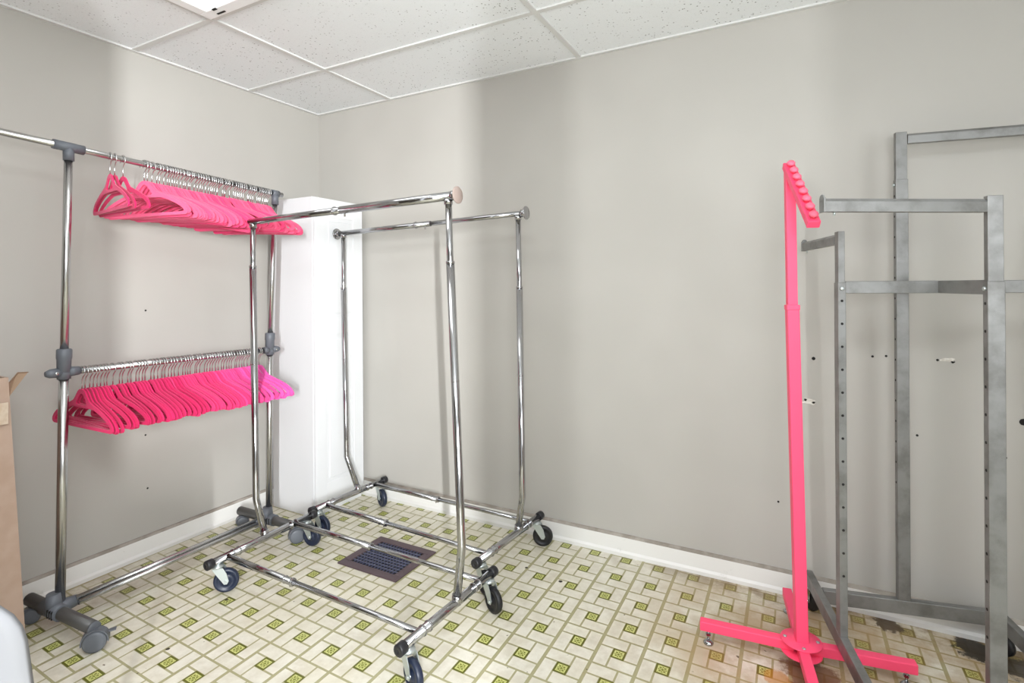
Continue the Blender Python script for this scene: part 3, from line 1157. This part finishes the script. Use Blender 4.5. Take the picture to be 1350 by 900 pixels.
# flap folded out past the narrow end, torn along its tip
fa, fb = t0[0], t0[1]
out = Vector((-0.02, 0.070, 0.018))
pp = [fb + Vector((-0.004, 0.002, -0.075)), fb + Vector((-0.004, 0.002, -0.022)), fb + out + Vector((-0.02, -0.03, -0.010)), fb + out + Vector((-0.015, 0.0, -0.012)), fb + out + Vector((-0.05, -0.02, -0.035))]
vs = pp + [p + Vector((-0.005, 0, 0.001)) for p in pp]
m.faces(vs, [(0, 1, 2, 3, 4), (9, 8, 7, 6, 5)] + [(i, (i + 1) % 5, 5 + (i + 1) % 5, 5 + i) for i in range(5)], M_CARDD)
m.build('flap', parent=bx, label='torn brown flap')
m = MB()
z = 0.86
k = z / 0.985
p1_ = b0[1].lerp(t0[1], k)
p2_ = b0[2].lerp(t0[2], k)
nn = Vector((0.012, 0, 0))
a_ = p1_.lerp(p2_, 0.02)
b_ = p1_.lerp(p2_, 0.62)
m.frame_box(a_ + nn + Vector((0, 0, -0.035)), b_ - a_ + Vector((0.002, 0, 0.004)), Vector((0, 0, 0.075)), Vector((0.0012, 0, 0)), M_TAPE, 0.0004)
m.build('packing_tape', parent=bx, label='strip of shiny packing tape')


# ------------------------------------------------------------------ white moulded chair cut off at bottom left
ch = thing('plastic_chair', W(1.298, 2.086, 0), 'white rounded plastic chair mostly cut off at the bottom left corner', 'chair')
CC = W(1.298, 2.086, 0)
bd = Vector((0.86, 0.51, 0)).normalized()       # right end of the backrest, seen from the camera
bn = Vector((-bd.y, bd.x, 0))                   # away from the camera
NU, NV_ = 25, 15
grid = []
hw = 0.222


def shell(s_, t_):
    """s_ across (-1..1), t_ up the back (0..1) -> backrest surface, a rounded-top slab curved round the sitter"""
    zz = 0.44 + 0.36 * t_
    w = hw
    tt = max(0.0, (t_ - 0.55) / 0.45)
    w = hw * math.sqrt(max(0.0, 1 - tt ** 2.6)) * 0.999 + 0.001
    xx = s_ * w
    dep = 0.06 * (xx / hw) ** 2 - 0.05 * t_
    return CC + bd * xx + bn * (0.17 - dep) * -1 + Vector((0, 0, zz))


m = MB()
vo, vi = [], []
for j in range(NV_):
    t_ = j / (NV_ - 1)
    t_ = 1 - (1 - t_) ** 1.6
    for i in range(NU):
        s_ = -1 + 2 * i / (NU - 1)
        p = shell(s_, t_)
        vo.append(p)
        vi.append(p + bn * 0.012)
nV = len(vo)
polys = []
for j in range(NV_ - 1):
    for i in range(NU - 1):
        a = j * NU + i
        polys += [(a, a + 1, a + NU + 1, a + NU), (nV + a + 1, nV + a, nV + a + NU, nV + a + NU + 1)]
for j in range(NV_ - 1):
    for i in (0, NU - 1):
        a = j * NU + i
        polys.append((a, a + NU, nV + a + NU, nV + a))
for i in range(NU - 1):
    for j in (0, NV_ - 1):
        a = j * NU + i
        polys.append((a, nV + a, nV + a + 1, a + 1))
m.faces(vo + vi, polys, M_WHITE, True)
m.build('backrest', parent=ch)
m = MB()
so = CC - bd * 0.20 - bn * 0.56 + Vector((0, 0, 0.43))
m.frame_box(so, bd * 0.40, bn * 0.38, Vector((0, 0, 0.022)), M_WHITE, 0.010)
m.build('seat', parent=ch)
for a in (-1, 1):
    for b in (-1, 1):
        m = MB()
        tp = CC + bd * 0.165 * a + bn * (-0.37 + 0.155 * b) + Vector((0, 0, 0.432))
        bt = CC + bd * 0.20 * a + bn * (-0.37 + 0.185 * b)
        m.tube([bt, tp], [0.012, 0.016], M_WHITE, 12)
        m.build('leg', parent=ch)

# ------------------------------------------------------------------ lights
w = bpy.data.worlds.new('world')
SC.world = w
w.use_nodes = True
w.node_tree.nodes['Background'].inputs[0].default_value = (0.93, 0.96, 1.0, 1)
w.node_tree.nodes['Background'].inputs[1].default_value = 1.6


def area(name, loc, look, sx, sy, power, col=(1, 1, 1), spread=180):
    l = bpy.data.lights.new(name, 'AREA')
    l.shape = 'RECTANGLE'
    l.size, l.size_y = sx, sy
    l.energy = power
    l.color = col
    l.spread = math.radians(spread)
    o = bpy.data.objects.new(name, l)
    COL.objects.link(o)
    o.location = loc
    o.rotation_euler = (Vector(look) - Vector(loc)).to_track_quat('-Z', 'Y').to_euler()
    return o


# ceiling lamp in view, and two fill lights added unseen behind the camera
area('ceiling_lamp_a', W(1.235, 1.43, CEIL - 0.02), W(1.235, 1.43, 0), 1.08, 0.48, 5, (0.93, 0.97, 1))
area('ceiling_fill_b', W(2.9, 2.65, CEIL - 0.02), W(2.9, 2.65, 0), 1.1, 0.5, 25, (0.93, 0.97, 1))
area('ceiling_fill_c', W(1.3, 2.95, CEIL - 0.02), W(1.3, 2.95, 0), 1.1, 0.5, 1, (0.93, 0.97, 1))
# strips added outside the openings to throw wall bands, and an added side fill
area('window_daylight', W(4.94, 5.0, 1.65), W(1.5, 0, 1.4), 0.05, 1.0, 295, (0.97, 0.99, 1))
area('band_strip_b', W(2.10, 5.0, 1.65), W(2.3, 0, 1.4), 0.05, 1.0, 42, (0.97, 0.99, 1))
area('side_fill', W(RU + 0.2, 2.55, 1.5), W(0, 1.6, 1.1), 1.5, 1.4, 25, (0.93, 0.97, 1.0))
# the photographer's flash, bounced off the ceiling behind the camera
area('bounce_flash', W(3.1, 2.9, 1.5), W(2.7, 2.4, CEIL), 0.7, 0.7, 38, (0.93, 0.97, 1))

# ------------------------------------------------------------------ camera
cam = bpy.data.cameras.new('camera')
co = bpy.data.objects.new('camera', cam)
COL.objects.link(co)
SC.camera = co
cam.sensor_width = 36
cam.lens = 707.74 / 1350 * 36
cam.shift_y = -(450 - 376.8) / 1350
cam.clip_start = 0.05
th, ro = 0.49484, -0.006453
co.matrix_world = Matrix.Translation(W(2.8109, 2.52598, 1.29567)) @ Matrix.Rotation(th, 4, 'Z') @ Matrix.Rotation(PI / 2, 4, 'X') @ Matrix.Rotation(ro, 4, 'Z')

vs_ = SC.view_settings
vs_.view_transform = 'Standard'
vs_.look = 'None'
vs_.gamma = 1
vs_.use_curve_mapping = False
vs_.exposure = 0.15
